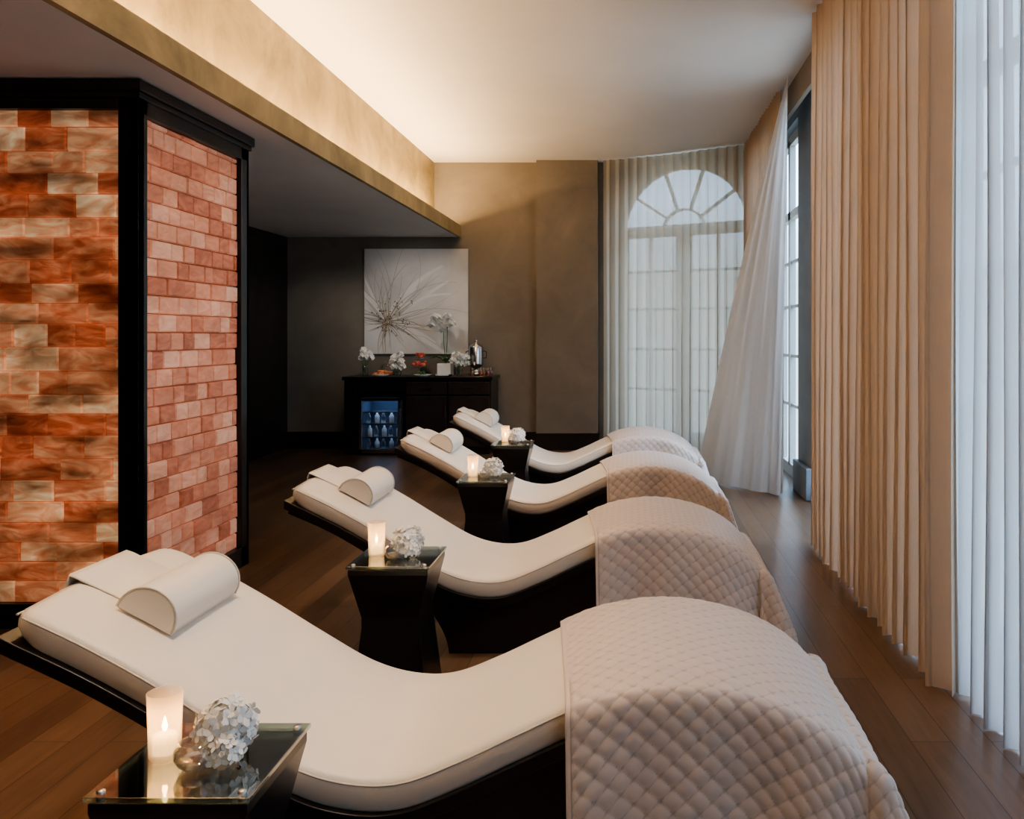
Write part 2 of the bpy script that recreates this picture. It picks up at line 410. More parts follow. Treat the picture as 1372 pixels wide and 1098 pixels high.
# ------------------------------------------------------------ salt wall column
CX=-2.38; Y0=4.15; Y1=5.35
salt=empty('himalayan_salt_wall',(CX,Y0,0))
def lb(name,bl,mat,par,bevel=0.0):
    L=par.location
    return boxes(name,[(a-L.x,b-L.x,c-L.y,d-L.y,e-L.z,g-L.z) for (a,b,c,d,e,g) in bl],mat,par,bevel)
lb('core',[(XL,CX-0.05,Y0+0.05,Y1-0.03,0,2.6)],M_joint,salt)
fr=[(XL,CX,Y0-0.0,Y0+0.06,0,0.12),(XL,CX,Y0,Y0+0.06,2.52,2.6),
    (CX-0.10,CX,Y0-0.0,Y0+0.05,0,2.6),(CX-0.06,CX,Y0,Y0+0.08,0,2.6),
    (CX-0.06,CX,Y1-0.10,Y1,0,2.6),(CX-0.05,CX,Y0,Y1,0,0.12),(CX-0.05,CX,Y0,Y1,2.50,2.6),
    (XL,CX,Y1-0.03,Y1,0,2.6),(XL,CX+0.025,Y0-0.03,Y1+0.03,2.6,2.655),(XL,CX+0.012,Y0-0.014,Y1+0.014,2.57,2.6)]
lb('frame',fr,M_black,salt,0.004)
def bricks(name,axis,c0,c1,z0,z1,plane,rowh,wmin,wmax,mat,seed,g=0.0025,rv=0.0):
    rnd=random.Random(seed); v=[];f=[];cols=[]
    z=z0
    L=salt.location
    while z<z1-0.01:
        zt=min(z+rowh*rnd.uniform(1-rv,1+rv),z1)
        c=c0-rnd.uniform(0,wmin)
        while c<c1:
            w=rnd.uniform(wmin,wmax); a=max(c,c0)+g; b=min(c+w,c1)-g
            c+=w
            if b-a<0.01: continue
            d=rnd.uniform(0.0,0.008); bv=0.005
            col=(rnd.random(),rnd.random(),rnd.random())
            za,zb=z+g,zt-g
            if axis=='x':
                yf=plane-d
                pts=[(a,yf+0.012,za),(b,yf+0.012,za),(b,yf+0.012,zb),(a,yf+0.012,zb),(a+bv,yf,za+bv),(b-bv,yf,za+bv),(b-bv,yf,zb-bv),(a+bv,yf,zb-bv)]
            else:
                xf=plane+d
                pts=[(xf-0.012,a,za),(xf-0.012,b,za),(xf-0.012,b,zb),(xf-0.012,a,zb),(xf,a+bv,za+bv),(xf,b-bv,za+bv),(xf,b-bv,zb-bv),(xf,a+bv,zb-bv)]
            k=len(v); v+= [(p[0]-L.x,p[1]-L.y,p[2]-L.z) for p in pts]
            for q in [(4,5,6,7),(0,1,5,4),(1,2,6,5),(2,3,7,6),(3,0,4,7)]: f.append(tuple(i+k for i in q))
            cols+= [col]*8
        z=zt
    o=mesh_obj(name,v,f,mat,False,salt)
    ca=o.data.color_attributes.new('brickrand','FLOAT_COLOR','POINT')
    for i,c in enumerate(cols): ca.data[i].color=(c[0],c[1],c[2],1)
    return o
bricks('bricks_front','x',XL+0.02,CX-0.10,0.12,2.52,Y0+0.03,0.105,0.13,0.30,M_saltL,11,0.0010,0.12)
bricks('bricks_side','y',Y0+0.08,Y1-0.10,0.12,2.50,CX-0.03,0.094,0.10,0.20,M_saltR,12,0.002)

# ------------------------------------------------------------ loungers
PROF=[(-1.508,.762),(-1.335,.680),(-1.172,.590),(-.990,.478),(-.827,.385),(-.69,.345),(-.56,.347),(-.42,.398),(-.27,.468),(-.13,.530),(0.0,.560),(.12,.568),(.25,.553),(.38,.515),(.49,.455),(.56,.39),(.60,.335)]
PS=cr(PROF,120)
W=0.68; T=0.09
def ztop(x):
    for a,b in zip(PS,PS[1:]):
        if a.x<=x<=b.x: return a.y+(b.y-a.y)*(x-a.x)/max(1e-9,b.x-a.x)
    return PS[0].y if x<PS[0].x else PS[-1].y
def cushion(par):
    sec=[(0.012,T),(0.002,T-0.012),(0.0,0.035),(0.003,0.018),(0.012,0.007),(0.028,0.001)]
    mid=[(0.028+(W-0.056)*i/10, -0.012*math.sin(math.pi*i/10)+0.001) for i in range(1,10)]
    full=sec+mid+[(W-y,d) for (y,d) in reversed(sec)]
    v=[]
    ns=len(full)
    for i,p in enumerate(PS):
        e=min(i,len(PS)-1-i); sh={0:0.022,1:0.008,2:0.002}.get(e,0)
        for (y,d) in full:
            yy=y+(sh if y<W/2 else -sh); dd=min(max(d,-1)+ (sh if d<T/2 else -sh),T)
            v.append((p.x,yy,p.y-dd))
    f=[]
    for i in range(len(PS)-1):
        for j in range(ns):
            f.append((i*ns+j,(i+1)*ns+j,(i+1)*ns+(j+1)%ns,i*ns+(j+1)%ns))
    f.append(tuple(range(ns))); k=(len(PS)-1)*ns; f.append(tuple(reversed(range(k,k+ns))))
    o=mesh_obj('cushion',v,f,M_leather,True,par)
    bm=bmesh.new(); bm.from_mesh(o.data); bmesh.ops.recalc_face_normals(bm,faces=bm.faces); bm.to_mesh(o.data); bm.free()
    for p in o.data.polygons: p.use_smooth=len(p.vertices)==4
    for y in (-0.001,W+0.001):
        tube('piping_near' if y<0 else 'piping_far',[(p.x,y+ (0.004 if y<0 else -0.004),p.y-0.020) for p in PS[1:-1]],0.0028,M_piping,par)
    tube('piping_head',[(PS[0].x-0.001,0.02,PS[0].y-0.028),(PS[0].x-0.001,W-0.02,PS[0].y-0.028)],0.003,M_piping,par)
def extr(name,poly,y0,y1,mat,par,bevel=0.006):
    n=len(poly)
    v=[(x,y0,z) for x,z in poly]+[(x,y1,z) for x,z in poly]
    f=[tuple(range(n)),tuple(reversed(range(n,2*n)))]+[(i,(i+1)%n,(i+1)%n+n,i+n) for i in range(n)]
    o=mesh_obj(name,v,f,mat,False,par)
    bm=bmesh.new(); bm.from_mesh(o.data); bmesh.ops.recalc_face_normals(bm,faces=bm.faces); bm.to_mesh(o.data); bm.free()
    if bevel:
        m=o.modifiers.new('b','BEVEL'); m.width=bevel; m.segments=2; m.limit_method='ANGLE'; m.angle_limit=math.radians(40)
    return o
def lounger(y,idx):
    par=empty('chaise_lounge' if idx==0 else 'chaise_lounge.%03d'%idx,(0,y,0))
    cushion(par)
    up=[(p.x,p.y-T+0.006) for p in PS]; up[0]=(-1.535,up[0][1]+0.014); 
    dn=[(p.x,p.y-T-0.032) for p in PS]; dn[0]=(-1.535,dn[0][1]+0.012)
    extr('shell',up+list(reversed(dn)),-0.014,W+0.014,M_black,par,0.004)
    top=[(p.x,p.y-T-0.02) for p in PS]; top[0]=(-1.525,top[0][1])
    under=cr([(-1.53,.625),(-1.35,.545),(-1.17,.44),(-1.02,.33),(-.90,.20),(-.83,.08),(-.81,0.0)],24)
    under=[(p.x,p.y) for p in under]
    foot=[(.44,0.0),(.47,.10),(.56,.24)]
    extr('pedestal',top+list(reversed(foot))+list(reversed(under)),0.02,W-0.02,M_black,par,0.004)
    return par

def pillow(y,idx):
    name='bolster_pillow' if idx==0 else 'bolster_pillow.%03d'%idx
    xc=-1.285; zc=ztop(xc)+0.012; sl=(ztop(xc+0.05)-ztop(xc-0.05))/0.1; ang=math.atan(sl)
    par=empty(name,(xc,y,zc))
    yl0,yl1=0.17,0.54
    prof=[]
    R=0.082;H=0.086
    for i in range(21):
        a=math.pi*i/20; prof.append((-R*math.cos(a),H*math.sin(a)**0.85))
    ringys=[(yl0,0.93),(yl0+0.006,0.985),(yl0+0.016,1.0),(yl1-0.016,1.0),(yl1-0.006,0.985),(yl1,0.93)]
    v=[];n=len(prof)
    ca,sa=math.cos(ang),math.sin(ang)
    for (yy,s) in ringys:
        for (px,pz) in prof:
            px2=px*s; pz2=0.004+pz*s
            v.append((px2*ca-pz2*sa,yy,px2*sa+pz2*ca))
    f=[]
    for r in range(len(ringys)-1):
        for j in range(n): f.append((r*n+j,r*n+(j+1)%n,(r+1)*n+(j+1)%n,(r+1)*n+j))
    f.append(tuple(range(n))); k=(len(ringys)-1)*n; f.append(tuple(reversed(range(k,k+n))))
    o=mesh_obj('bolster',v,f,M_leather,True,par)
    bm=bmesh.new(); bm.from_mesh(o.data); bmesh.ops.recalc_face_normals(bm,faces=bm.faces); bm.to_mesh(o.data); bm.free()
    for p in o.data.polygons: p.use_smooth=len(p.vertices)==4
    for yy in (yl0+0.002,yl1-0.002):
        tube('piping',[((px*ca-(0.004+pz)*sa),yy,(px*sa+(0.004+pz)*ca)) for px,pz in prof],0.0025,M_piping,par)
    xs=[xc-0.06+(-1.512-(xc-0.06))*i/10 for i in range(11)]
    pts=[(x,max(ztop(x),0)+0.0145) for x in xs]+[(-1.519,.757),(-1.521,.72),(-1.521,.685)]
    v=[];f=[]
    for (x,z) in pts:
        for yy in (0.22,0.225,0.485,0.49):
            v.append((x-xc,yy,z-zc-(0.003 if yy in(0.22,0.49) else 0)))
    for i in range(len(pts)-1):
        for j in range(3): f.append((i*4+j,i*4+j+1,(i+1)*4+j+1,(i+1)*4+j))
    o=mesh_obj('strap',v,f,M_leather,True,par); m=o.modifiers.new('s','SOLIDIFY'); m.thickness=0.004; m.offset=-0.5
    return par

# quilted blanket
def blanket(y,idx):
    rnd=random.Random(20+idx)
    name='quilted_blanket' if idx==0 else 'quilted_blanket.%03d'%idx
    par_loc=Vector((0,y,0))
    xf=0.575
    C=0.016
    path=[p for p in PS if p.x>=-0.30 and p.x<=xf]
    S=[0]
    for a,b in zip(path,path[1:]): S.append(S[-1]+(b-a).length)
    SL=S[-1]
    def top(s):
        j=0
        while j<len(S)-2 and S[j+1]<s: j+=1
        t=(s-S[j])/(S[j+1]-S[j]); p=path[j].lerp(path[j+1],t); return p.x,p.y
    hang_f=0.32
    hang_s=0.47
    ds=0.0052
    yA=-0.005; yB=W+0.005
    ns=int((SL+hang_f)/ds)
    nt=int((yB-yA+2*hang_s)/ds)
    ph=[rnd.uniform(0,6.28) for _ in range(6)]
    def drop(q):
        Rr=0.05
        if q<Rr*1.57:
            th=q/Rr; return Rr*math.sin(th)*0.8, Rr*(1-math.cos(th))
        return Rr*0.8, Rr+(q-Rr*1.57)
    pts=[];par=[]
    for i in range(ns+1):
        for j in range(nt+1):
            t=-hang_s+(yB-yA+2*hang_s)*j/nt
            s0=0.145-0.075*min(1,max(0,t/W)) + 0.012*min(1,max(0,-t/hang_s))
            s=s0+(SL+hang_f-s0)*i/ns
            a=max(0,s-SL); x,z=top(min(s,SL))
            b=0; side=0
            if t<0: b=-t; side=-1; yy=yA
            elif t>(yB-yA): b=t-(yB-yA); side=1; yy=yB
            else: yy=yA+t
            crown=0
            if side==0:
                e=min(t,(yB-yA)-t); crown=-0.012*math.exp(-e/0.03)
            if a<=0 and b<=0:
                X,Y,Z=x,yy,z+C+crown
            elif a<=0:
                o,dn=drop(b)
                fold=0.014*math.sin(s*10+ph[0])*min(1,b/0.25)+0.008*math.sin(s*21+ph[1])*min(1,b/0.3)+0.03*(b/hang_s)
                X=x;Y=yy+side*(o*0.6+fold);Z=z+C-0.012-dn
            elif b<=0:
                o,dn=drop(a)
                fold=0.010*math.sin(t*12+ph[2])*min(1,a/0.2)+0.05*(a/hang_f)
                X=x+o+fold; Y=yy; Z=z+C+crown-dn
            else:
                rr=(a**4+b**4)**0.25
                th=math.atan2(b,a)
                o,dn=drop(rr)
                bulge=0.10*math.sin(2*th)**2*min(1,rr/0.3)
                wv=0.014*math.sin(6*th+ph[3])*min(1,rr/0.2)*math.sin(2*th)
                fx=0.05*(rr/hang_f)*math.cos(th)
                fy=0.03*(rr/hang_s)*math.sin(th)
                rad=o+bulge+wv
                X=x+rad*math.cos(th)+fx; Y=yy+side*(rad*0.75*math.sin(th)+fy); Z=z+C-0.012*math.sin(th)-dn
            pts.append(Vector((X,Y,max(Z,0.03)))); par.append((s,t,s0))
    m=nt+1
    out=[];st=[]
    q=0.0290
    for i in range(ns+1):
        for j in range(m):
            p=pts[i*m+j]
            a=pts[min(i+1,ns)*m+j]-pts[max(i-1,0)*m+j]; b=pts[i*m+min(j+1,nt)]-pts[i*m+max(j-1,0)]
            n=a.cross(b)
            if n.length<1e-9: n=Vector((0,0,1))
            n.normalize()
            s,t,s0=par[i*m+j]
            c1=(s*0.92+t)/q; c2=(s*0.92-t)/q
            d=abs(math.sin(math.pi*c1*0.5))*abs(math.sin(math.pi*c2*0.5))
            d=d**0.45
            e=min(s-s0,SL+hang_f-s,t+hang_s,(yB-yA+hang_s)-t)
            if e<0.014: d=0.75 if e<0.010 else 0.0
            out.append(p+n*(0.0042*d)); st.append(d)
    f=[(i*m+j,(i+1)*m+j,(i+1)*m+j+1,i*m+j+1) for i in range(ns) for j in range(nt)]
    o=mesh_obj(name,out,f,M_quilt,True)
    o.location=par_loc
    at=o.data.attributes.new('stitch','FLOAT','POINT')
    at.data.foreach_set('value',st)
    sm=o.modifiers.new('thick','SOLIDIFY'); sm.thickness=0.008; sm.offset=-1
    return o
LY=[2.09,3.81,5.60,7.27]
for i,y in enumerate(LY):
    lounger(y,i); pillow(y,i); blanket(y,i)

# ------------------------------------------------------------ flowers
def florets(name,c,rx,rz,n,size,mat,par=None,seed=1,lower=-0.3,petals=4):
    rnd=random.Random(seed); v=[];f=[]
    for i in range(n):
        zz=1-(i+0.5)/n*(1-lower); a=i*2.39996
        r=math.sqrt(max(0,1-zz*zz)); d=Vector((r*math.cos(a),r*math.sin(a),zz))
        p=Vector((c[0]+d.x*rx,c[1]+d.y*rx,c[2]+d.z*rz))+Vector([rnd.uniform(-1,1)*rx*0.12 for _ in range(3)])
        d=(d+Vector([rnd.uniform(-.35,.35) for _ in range(3)])).normalized()
        t=d.orthogonal().normalized(); b=d.cross(t); ro=rnd.uniform(0,6.28)
        for k in range(petals):
            an=ro+k*2*math.pi/petals
            e=(t*math.cos(an)+b*math.sin(an)); g=(-t*math.sin(an)+b*math.cos(an))
            sz=size*rnd.uniform(.8,1.15)
            q=[p, p+e*sz*.5+g*sz*.42+d*sz*.12, p+e*sz*1.0+g*sz*.2+d*sz*.22, p+e*sz*1.0-g*sz*.2+d*sz*.22, p+e*sz*.5-g*sz*.42+d*sz*.12]
            k0=len(v); v+=q; f.append((k0,k0+1,k0+2,k0+3,k0+4))
    return mesh_obj(name,v,f,mat,True,par)

# ------------------------------------------------------------ side tables
HT=0.576
def side_table(xc,y0,idx):
    s='' if idx==0 else '.%03d'%idx
    par=empty('side_table'+s,(xc,y0+0.15,0))
    w=0.152
    lv=[(0.0,0.142),(0.02,0.142),(0.34,0.108),(0.38,0.108),(HT-0.03,0.146),(HT-0.010,0.146)]
    v=[];f=[]
    for z,h in lv: v+=[(-h,-h,z),(h,-h,z),(h,h,z),(-h,h,z)]
    for k in range(len(lv)-1):
        for j in range(4): f.append((k*4+j,k*4+(j+1)%4,(k+1)*4+(j+1)%4,(k+1)*4+j))
    f.append((3,2,1,0)); k=(len(lv)-1)*4; f.append((k,k+1,k+2,k+3))
    o=mesh_obj('base',v,f,M_black,False,par); m=o.modifiers.new('b','BEVEL'); m.width=0.003; m.segments=2; m.limit_method='ANGLE'
    boxes('glass_top',[(-w,w,-w,w,HT-0.006,HT+0.004)],M_glasstop,par,0.002)
    for i,(sx,sy) in enumerate(((-1,-1),(1,-1),(1,1),(-1,1))):
        lathe('standoff_%d'%(i+1),[(0.008,HT-0.012),(0.008,HT+0.006),(0.005,HT+0.008),(0.0,HT+0.008)],M_pin,(sx*0.13,sy*0.13,0),12,par)
    cx,cy=xc-0.083,y0+0.15+0.0
    if idx==3: cx=xc-0.06
    c=empty('votive_candle'+s,(cx,cy,HT+0.0045))
    lathe('glass',[(0.026,0.0),(0.029,0.004),(0.033,0.13),(0.031,0.13),(0.027,0.008),(0.0,0.008)],M_frost,parent=c,n=28)
    lathe('wax',[(0.022,0.010),(0.023,0.045),(0.016,0.047),(0.0,0.043)],M_wax,parent=c,n=24)
    lathe('flame',[(0.0,0.05),(0.004,0.055),(0.0055,0.062),(0.003,0.073),(0.0,0.083)],M_flame,parent=c,n=12)
    L=bpy.data.lights.new('candle_light','POINT'); L.energy=0.32; L.color=(1,0.46,0.13); L.shadow_soft_size=0.01
    lo=bpy.data.objects.new('candle_light',L); link(lo); lo.parent=c; lo.location=(0,0,0.095)
    fx,fy=xc+0.005,y0+0.105
    b=empty('flower_bowl'+s,(fx,fy,HT+0.0045))
    lathe('glass_bowl',[(0.018,0.0),(0.034,0.008),(0.043,0.026),(0.042,0.042),(0.033,0.054),(0.031,0.054),(0.040,0.041),(0.041,0.026),(0.032,0.011),(0.0,0.004)],M_glass,parent=b,n=32)
    lathe('glass_pebbles',[(0.03,0.008),(0.037,0.014),(0.033,0.020),(0.0,0.022)],M_glass,parent=b,n=20)
    florets('blossoms',(0.032,0.045,0.060),0.052,0.048,90,0.017,M_petal,b,idx+3,-0.75)
    florets('blossoms_low',(0.055,0.0,0.036),0.030,0.026,30,0.015,M_petal,b,idx+13,-0.5)
TB=[(-0.845,1.56),(-0.885,3.12),(-0.855,4.95),(-0.925,6.60)]
for i,(x,y) in enumerate(TB): side_table(x,y,i)

# ------------------------------------------------------------ buffet with wine fridge
BY=10.2
buf=empty('buffet_cabinet',(-2.54,BY,0))
X0,X1=-3.43,-1.64
lb('carcass',[(X0+0.02,X0+0.16,BY+0.02,BY+0.55,0,0.89),(X0+0.16,X0+0.74,BY+0.50,BY+0.55,0,0.89),(X0+0.16,X0+0.74,BY+0.02,BY+0.55,0.76,0.89),
   (X0+0.74,X1-0.02,BY+0.02,BY+0.55,0.08,0.89),(X0+0.78,X1-0.05,BY+0.06,BY+0.5,0,0.08)],M_black,buf,0.003)
lb('countertop',[(X0,X1,BY-0.01,BY+0.57,0.89,0.93)],M_black,buf,0.005)
lb('doors',[(X0+0.76,X0+1.24,BY+0.0,BY+0.02,0.10,0.70),(X0+1.26,X1-0.04,BY,BY+0.02,0.10,0.70),(X0+0.76,X0+1.24,BY,BY+0.02,0.72,0.87),(X0+1.26,X1-0.04,BY,BY+0.02,0.72,0.87)],M_dark,buf,0.004)
lb('handles',[(X0+0.94,X0+1.06,BY-0.02,BY,0.79,0.80),(X0+1.44,X0+1.56,BY-0.02,BY,0.79,0.80),(X0+1.215,X0+1.225,BY-0.02,BY,0.45,0.58),(X0+1.275,X0+1.285,BY-0.02,BY,0.45,0.58)],M_chrome,buf)
fx0,fx1=X0+0.20,X0+0.70
fr=empty('wine_fridge',((fx0+fx1)/2,BY+0.02,0))
lb('body',[(fx0,fx1,BY+0.45,BY+0.48,0.02,0.68),(fx0,fx0+0.02,BY+0.02,BY+0.45,0.02,0.68),(fx1-0.02,fx1,BY+0.02,BY+0.45,0.02,0.68),(fx0,fx1,BY+0.02,BY+0.45,0.02,0.05),(fx0,fx1,BY+0.02,BY+0.45,0.66,0.68)],M_fridgein,fr)
lb('door_frame',[(fx0,fx0+0.035,BY-0.01,BY+0.02,0.02,0.68),(fx1-0.035,fx1,BY-0.01,BY+0.02,0.02,0.68),(fx0,fx1,BY-0.01,BY+0.02,0.02,0.07),(fx0,fx1,BY-0.01,BY+0.02,0.64,0.68)],M_chrome,fr,0.003)
lb('door_handle',[(fx1-0.03,fx1-0.015,BY-0.045,BY-0.03,0.2,0.55)],M_chrome,fr,0.003)
lb('door_glass',[(fx0+0.035,fx1-0.035,BY+0.002,BY+0.008,0.07,0.64)],M_glass,fr)
lb('shelves',[(fx0+0.02,fx1-0.02,BY+0.06,BY+0.45,z,z+0.01) for z in (0.20,0.36,0.50)],M_chrome,fr)
lb('interior_light',[(fx0+0.06,fx1-0.06,BY+0.40,BY+0.44,0.645,0.655)],M_bluelight,fr)
for i in range(14):
    z=(0.055,0.212,0.372)[i%3]; x=fx0+0.07+(i//3)*0.088
    lathe('bottle_%d'%i,[(0.03,0),(0.03,0.075),(0.012,0.10),(0.012,0.12),(0,0.12)],M_white if i%2 else M_glass,(x-fr.location.x,0.14+0.04*(i%2),z),12,fr)
for zz,ee in ((0.64,0.6),(0.49,0.28),(0.35,0.22),(0.19,0.15)):
    L=bpy.data.lights.new('fridge_lamp','AREA'); L.shape='RECTANGLE'; L.size=0.38; L.size_y=0.2; L.energy=ee; L.color=(0.42,0.64,1)
    lo=bpy.data.objects.new('fridge_lamp',L); link(lo); lo.parent=fr; lo.location=(0,0.2,zz)

ZT=0.932
def vase(x,y,s,idx,nm='flower_vase',h=0.13,r=0.055,n=40,mat=M_glass):
    e=empty(nm if idx==0 else nm+'.%03d'%idx,(x,y,ZT))
    lathe('vase',[(r*.7,0),(r*.8,0.01),(r,h*.9),(r*.95,h*.9),(r*.7,0.012),(0,0.012)],mat,parent=e,n=20)
    for k in range(5):
        a=k*1.25; tube('stem_%d'%k,[(0,0,0.02),(0.03*math.cos(a),0.03*math.sin(a),h),(0.07*math.cos(a),0.05*math.sin(a),h+0.08)],0.003,M_green,e)
    rn=random.Random(idx)
    for k in range(9):
        florets('blooms_%d'%k,(rn.uniform(-.08,.08)*s,rn.uniform(-.05,.05),h+rn.uniform(.02,.17)),0.03*s,0.03*s,8,0.032,M_petal,e,idx+40+k,-0.3,5)
    return e
vase(-3.22,10.42,1.0,0,r=0.04,h=0.14); vase(-2.80,10.34,1.0,1,h=0.09,r=0.04); vase(-2.06,10.32,1.0,2,h=0.12,r=0.04)
# orchid
orc=empty('potted_orchid',(-2.27,10.52,ZT))
o=boxes('pot',[(-0.085,0.085,-0.085,0.085,0,0.15)],M_white,orc,0.008)
def leaf(par,a,l,w,z,nm):
    v=[];f=[]
    n=8
    for i in range(n+1):
        t=i/n; x=l*t; zz=z+0.10*math.sin(t*2.4)*l/0.25; ww=w*math.sin(math.pi*min(0.97,t*0.9+0.08))
        for s in (-1,0,1):
            v.append((x*math.cos(a)-s*ww*math.sin(a),x*math.sin(a)+s*ww*math.cos(a),zz+abs(s)*0.01))
    for i in range(n):
        for j in range(2): f.append((i*3+j,i*3+j+1,(i+1)*3+j+1,(i+1)*3+j))
    mesh_obj(nm,v,f,M_green,True,par)
for i,(a,l) in enumerate(((0.2,0.2),(2.6,0.2),(-0.6,0.17),(3.7,0.2),(1.5,0.16),(-1.6,0.15))): leaf(orc,a,l,0.03,0.15,'leaf_%d'%i)
for i,sg in enumerate((-1,1)):
    st=cr([(0,0,0.15),(0.02*sg,0,0.4),(0.03*sg,-0.02,0.62),(0.07*sg-0.02,-0.05,0.72),(0.12*sg-0.02,-0.08,0.62)],16)
    tube('stem_%d'%i,[tuple(p) for p in st],0.004,M_green,orc)
    for k2 in range(7,17,1):
        p=st[k2]; florets('bloom_%d_%d'%(i,k2),(p.x+random.uniform(-.02,.02),p.y-0.02,p.z-0.01),0.012,0.012,2,0.055,M_petal,orc,k2,0.1,5)
# coffee urn
urn=empty('coffee_urn',(-1.90,10.55,ZT))
lathe('body',[(0.085,0.0),(0.085,0.03),(0.05,0.04),(0.05,0.10),(0.088,0.12),(0.09,0.15),(0.09,0.34),(0.075,0.37),(0.02,0.395),(0.015,0.42),(0.02,0.43),(0.0,0.44)],M_chrome,parent=urn)
tube('spout',[(0,-0.085,0.16),(0,-0.125,0.16),(0,-0.13,0.13)],0.010,M_chrome,urn)
tube('handle_1',[(0.09,0,0.30),(0.125,0,0.29),(0.125,0,0.22),(0.09,0,0.21)],0.006,M_black,urn)
tube('handle_2',[(-0.09,0,0.30),(-0.125,0,0.29),(-0.125,0,0.22),(-0.09,0,0.21)],0.006,M_black,urn)
def tray(x,y,nm,mat,n,r,seed,w=0.16,ht=0.02):
    e=empty(nm,(x,y,ZT)); rnd=random.Random(seed)
    lathe('plate',[(w*.6,0.0),(w*.62,0.004),(w,ht),(w*.98,ht+0.004),(w*.6,0.008),(0,0.008)],M_white,parent=e,n=28)
    for i in range(n):
        a=rnd.uniform(0,6.28); q=rnd.uniform(0,w*.7)
        lathe('piece_%d'%i,[(0,0),(r*.8,r*.2),(r,r*.7),(r*.7,r*1.2),(0,r*1.4)],mat,(q*math.cos(a),q*math.sin(a)*.8,0.01+rnd.choice((0,r*1.1))),10,e)
tray(-3.00,10.30,'pastry_plate',M_orange,18,0.026,1,0.10); tray(-2.50,10.31,'fruit_plate',M_green,12,0.02,3,0.11)
ts=empty('tiered_fruit_stand',(-2.60,10.56,ZT))
lathe('stand',[(0.07,0),(0.07,0.008),(0.01,0.015),(0.01,0.10),(0.12,0.105),(0.12,0.112),(0.01,0.115),(0.01,0.2),(0.08,0.205),(0.08,0.212),(0.008,0.215),(0.008,0.27),(0,0.28)],M_glass,parent=ts)
rn=random.Random(5)
for i in range(34):
    a=rn.uniform(0,6.28); lvl=0 if i<20 else 1; q=rn.uniform(0.03,0.09 if lvl==0 else 0.055)
    lathe('fruit_%d'%i,[(0,0),(0.018,0.006),(0.023,0.022),(0.015,0.038),(0,0.042)],M_red if i%3 else M_orange,(q*math.cos(a),q*math.sin(a),(0.113,0.213)[lvl]+rn.choice((0,0.025))),10,ts)
gd=empty('glass_cloche',(-3.0,10.60,ZT))
lathe('dome',[(0.09,0.0),(0.09,0.08),(0.07,0.14),(0.03,0.17),(0.008,0.175),(0.015,0.20),(0,0.205)],M_glass,parent=gd)
lathe('cake',[(0.06,0.0),(0.06,0.05),(0,0.055)],M_orange,parent=gd)
for i,(x,y) in enumerate(((-1.80,10.29),(-1.72,10.32),(-1.78,10.38),(-1.70,10.41),(-1.90,10.29))):
    e=empty('drinking_glass' if i==0 else 'drinking_glass.%03d'%i,(x,y,ZT))
    lathe('tumbler',[(0.022,0),(0.026,0.005),(0.03,0.10),(0.028,0.10),(0.022,0.01),(0,0.01)],M_glass,parent=e,n=16)
    lathe('drink',[(0.02,0.01),(0.025,0.06),(0,0.061)],M_red if i%2 else M_orange,parent=e,n=12)
boxes('serving_tray',[(-2.34,-2.16,10.24,10.38,ZT,ZT+0.01),(-2.34,-2.33,10.24,10.38,ZT,ZT+0.025),(-2.17,-2.16,10.24,10.38,ZT,ZT+0.025)],M_chrome)

# ------------------------------------------------------------ painting
px0,px1,pz0,pz1=-3.34,-2.04,1.19,2.51
art=empty('botanical_canvas_art',((px0+px1)/2,YB,(pz0+pz1)/2))
M_canvas=simple('canvas_print',(0.62,0.61,0.61),0.7,noise=0.16,nscale=1.8)
M_ink1=simple('ink_tan',(0.36,0.30,0.22),0.7); M_ink2=simple('ink_brown',(0.20,0.12,0.10),0.7); M_ink3=simple('ink_grey',(0.44,0.42,0.39),0.7); M_ink4=simple('ink_white',(0.72,0.715,0.71),0.7)
hwid=(px1-px0)/2; hh=(pz1-pz0)/2
boxes('canvas',[(-hwid,hwid,-0.04,-0.001,-hh,hh)],M_canvas,art,0.003)
def strokes(name,mat,items,yo):
    v=[];f=[]
    for si,(pts,w) in enumerate(items):
        n=len(pts)
        k0=len(v)
        for i,p in enumerate(pts):
            a=pts[max(0,i-1)];b=pts[min(n-1,i+1)]; d=(b-a).normalized(); nn=Vector((-d.y,d.x))
            ww=w*(1-0.7*i/(n-1))
            for s in (1,-1):
                q=p+nn*ww*s; v.append((max(-hwid,min(hwid,q.x)),yo-si*0.00012,max(-hh,min(hh,q.y))))
        for i in range(n-1): f.append((k0+2*i,k0+2*i+1,k0+2*i+3,k0+2*i+2))
    mesh_obj(name,v,f,mat,False,art)
rn=random.Random(9)
cen=Vector((-0.36,-0.26))
def ray(a,l,c=cen,curl=0.3,start=0.03):
    pts=[]
    cu=rn.uniform(-curl,curl)
    for i in range(12):
        t=start+(l-start)*i/11; aa=a+cu*t
        pts.append(c+Vector((math.cos(aa),math.sin(aa)))*t)
    return pts
strokes('wash_petals',M_ink4,[(ray(a,rn.uniform(.5,1.1),curl=.6,start=.12),rn.uniform(.02,.05)) for a in [rn.uniform(-.4,2.4) for _ in range(9)]],-0.0410)
strokes('grey_lines',M_ink3,[(ray(-.5+3.4*i/30+rn.uniform(-.05,.05),rn.uniform(.6,1.25),curl=.8,start=.12),rn.uniform(.003,.006)) for i in range(30)],-0.0425)
strokes('tan_lines',M_ink1,[(ray(6.28*i/36+rn.uniform(-.08,.08),rn.uniform(.22,.52),curl=1.2,start=.02),rn.uniform(.0025,.0045)) for i in range(36)],-0.0465)
strokes('stem_lines',M_ink1,[([cen+Vector((0.02,0.1)),cen+Vector((-.03,-.15)),cen+Vector((-.02,-.38))],.009)],-0.0512)
it=[]
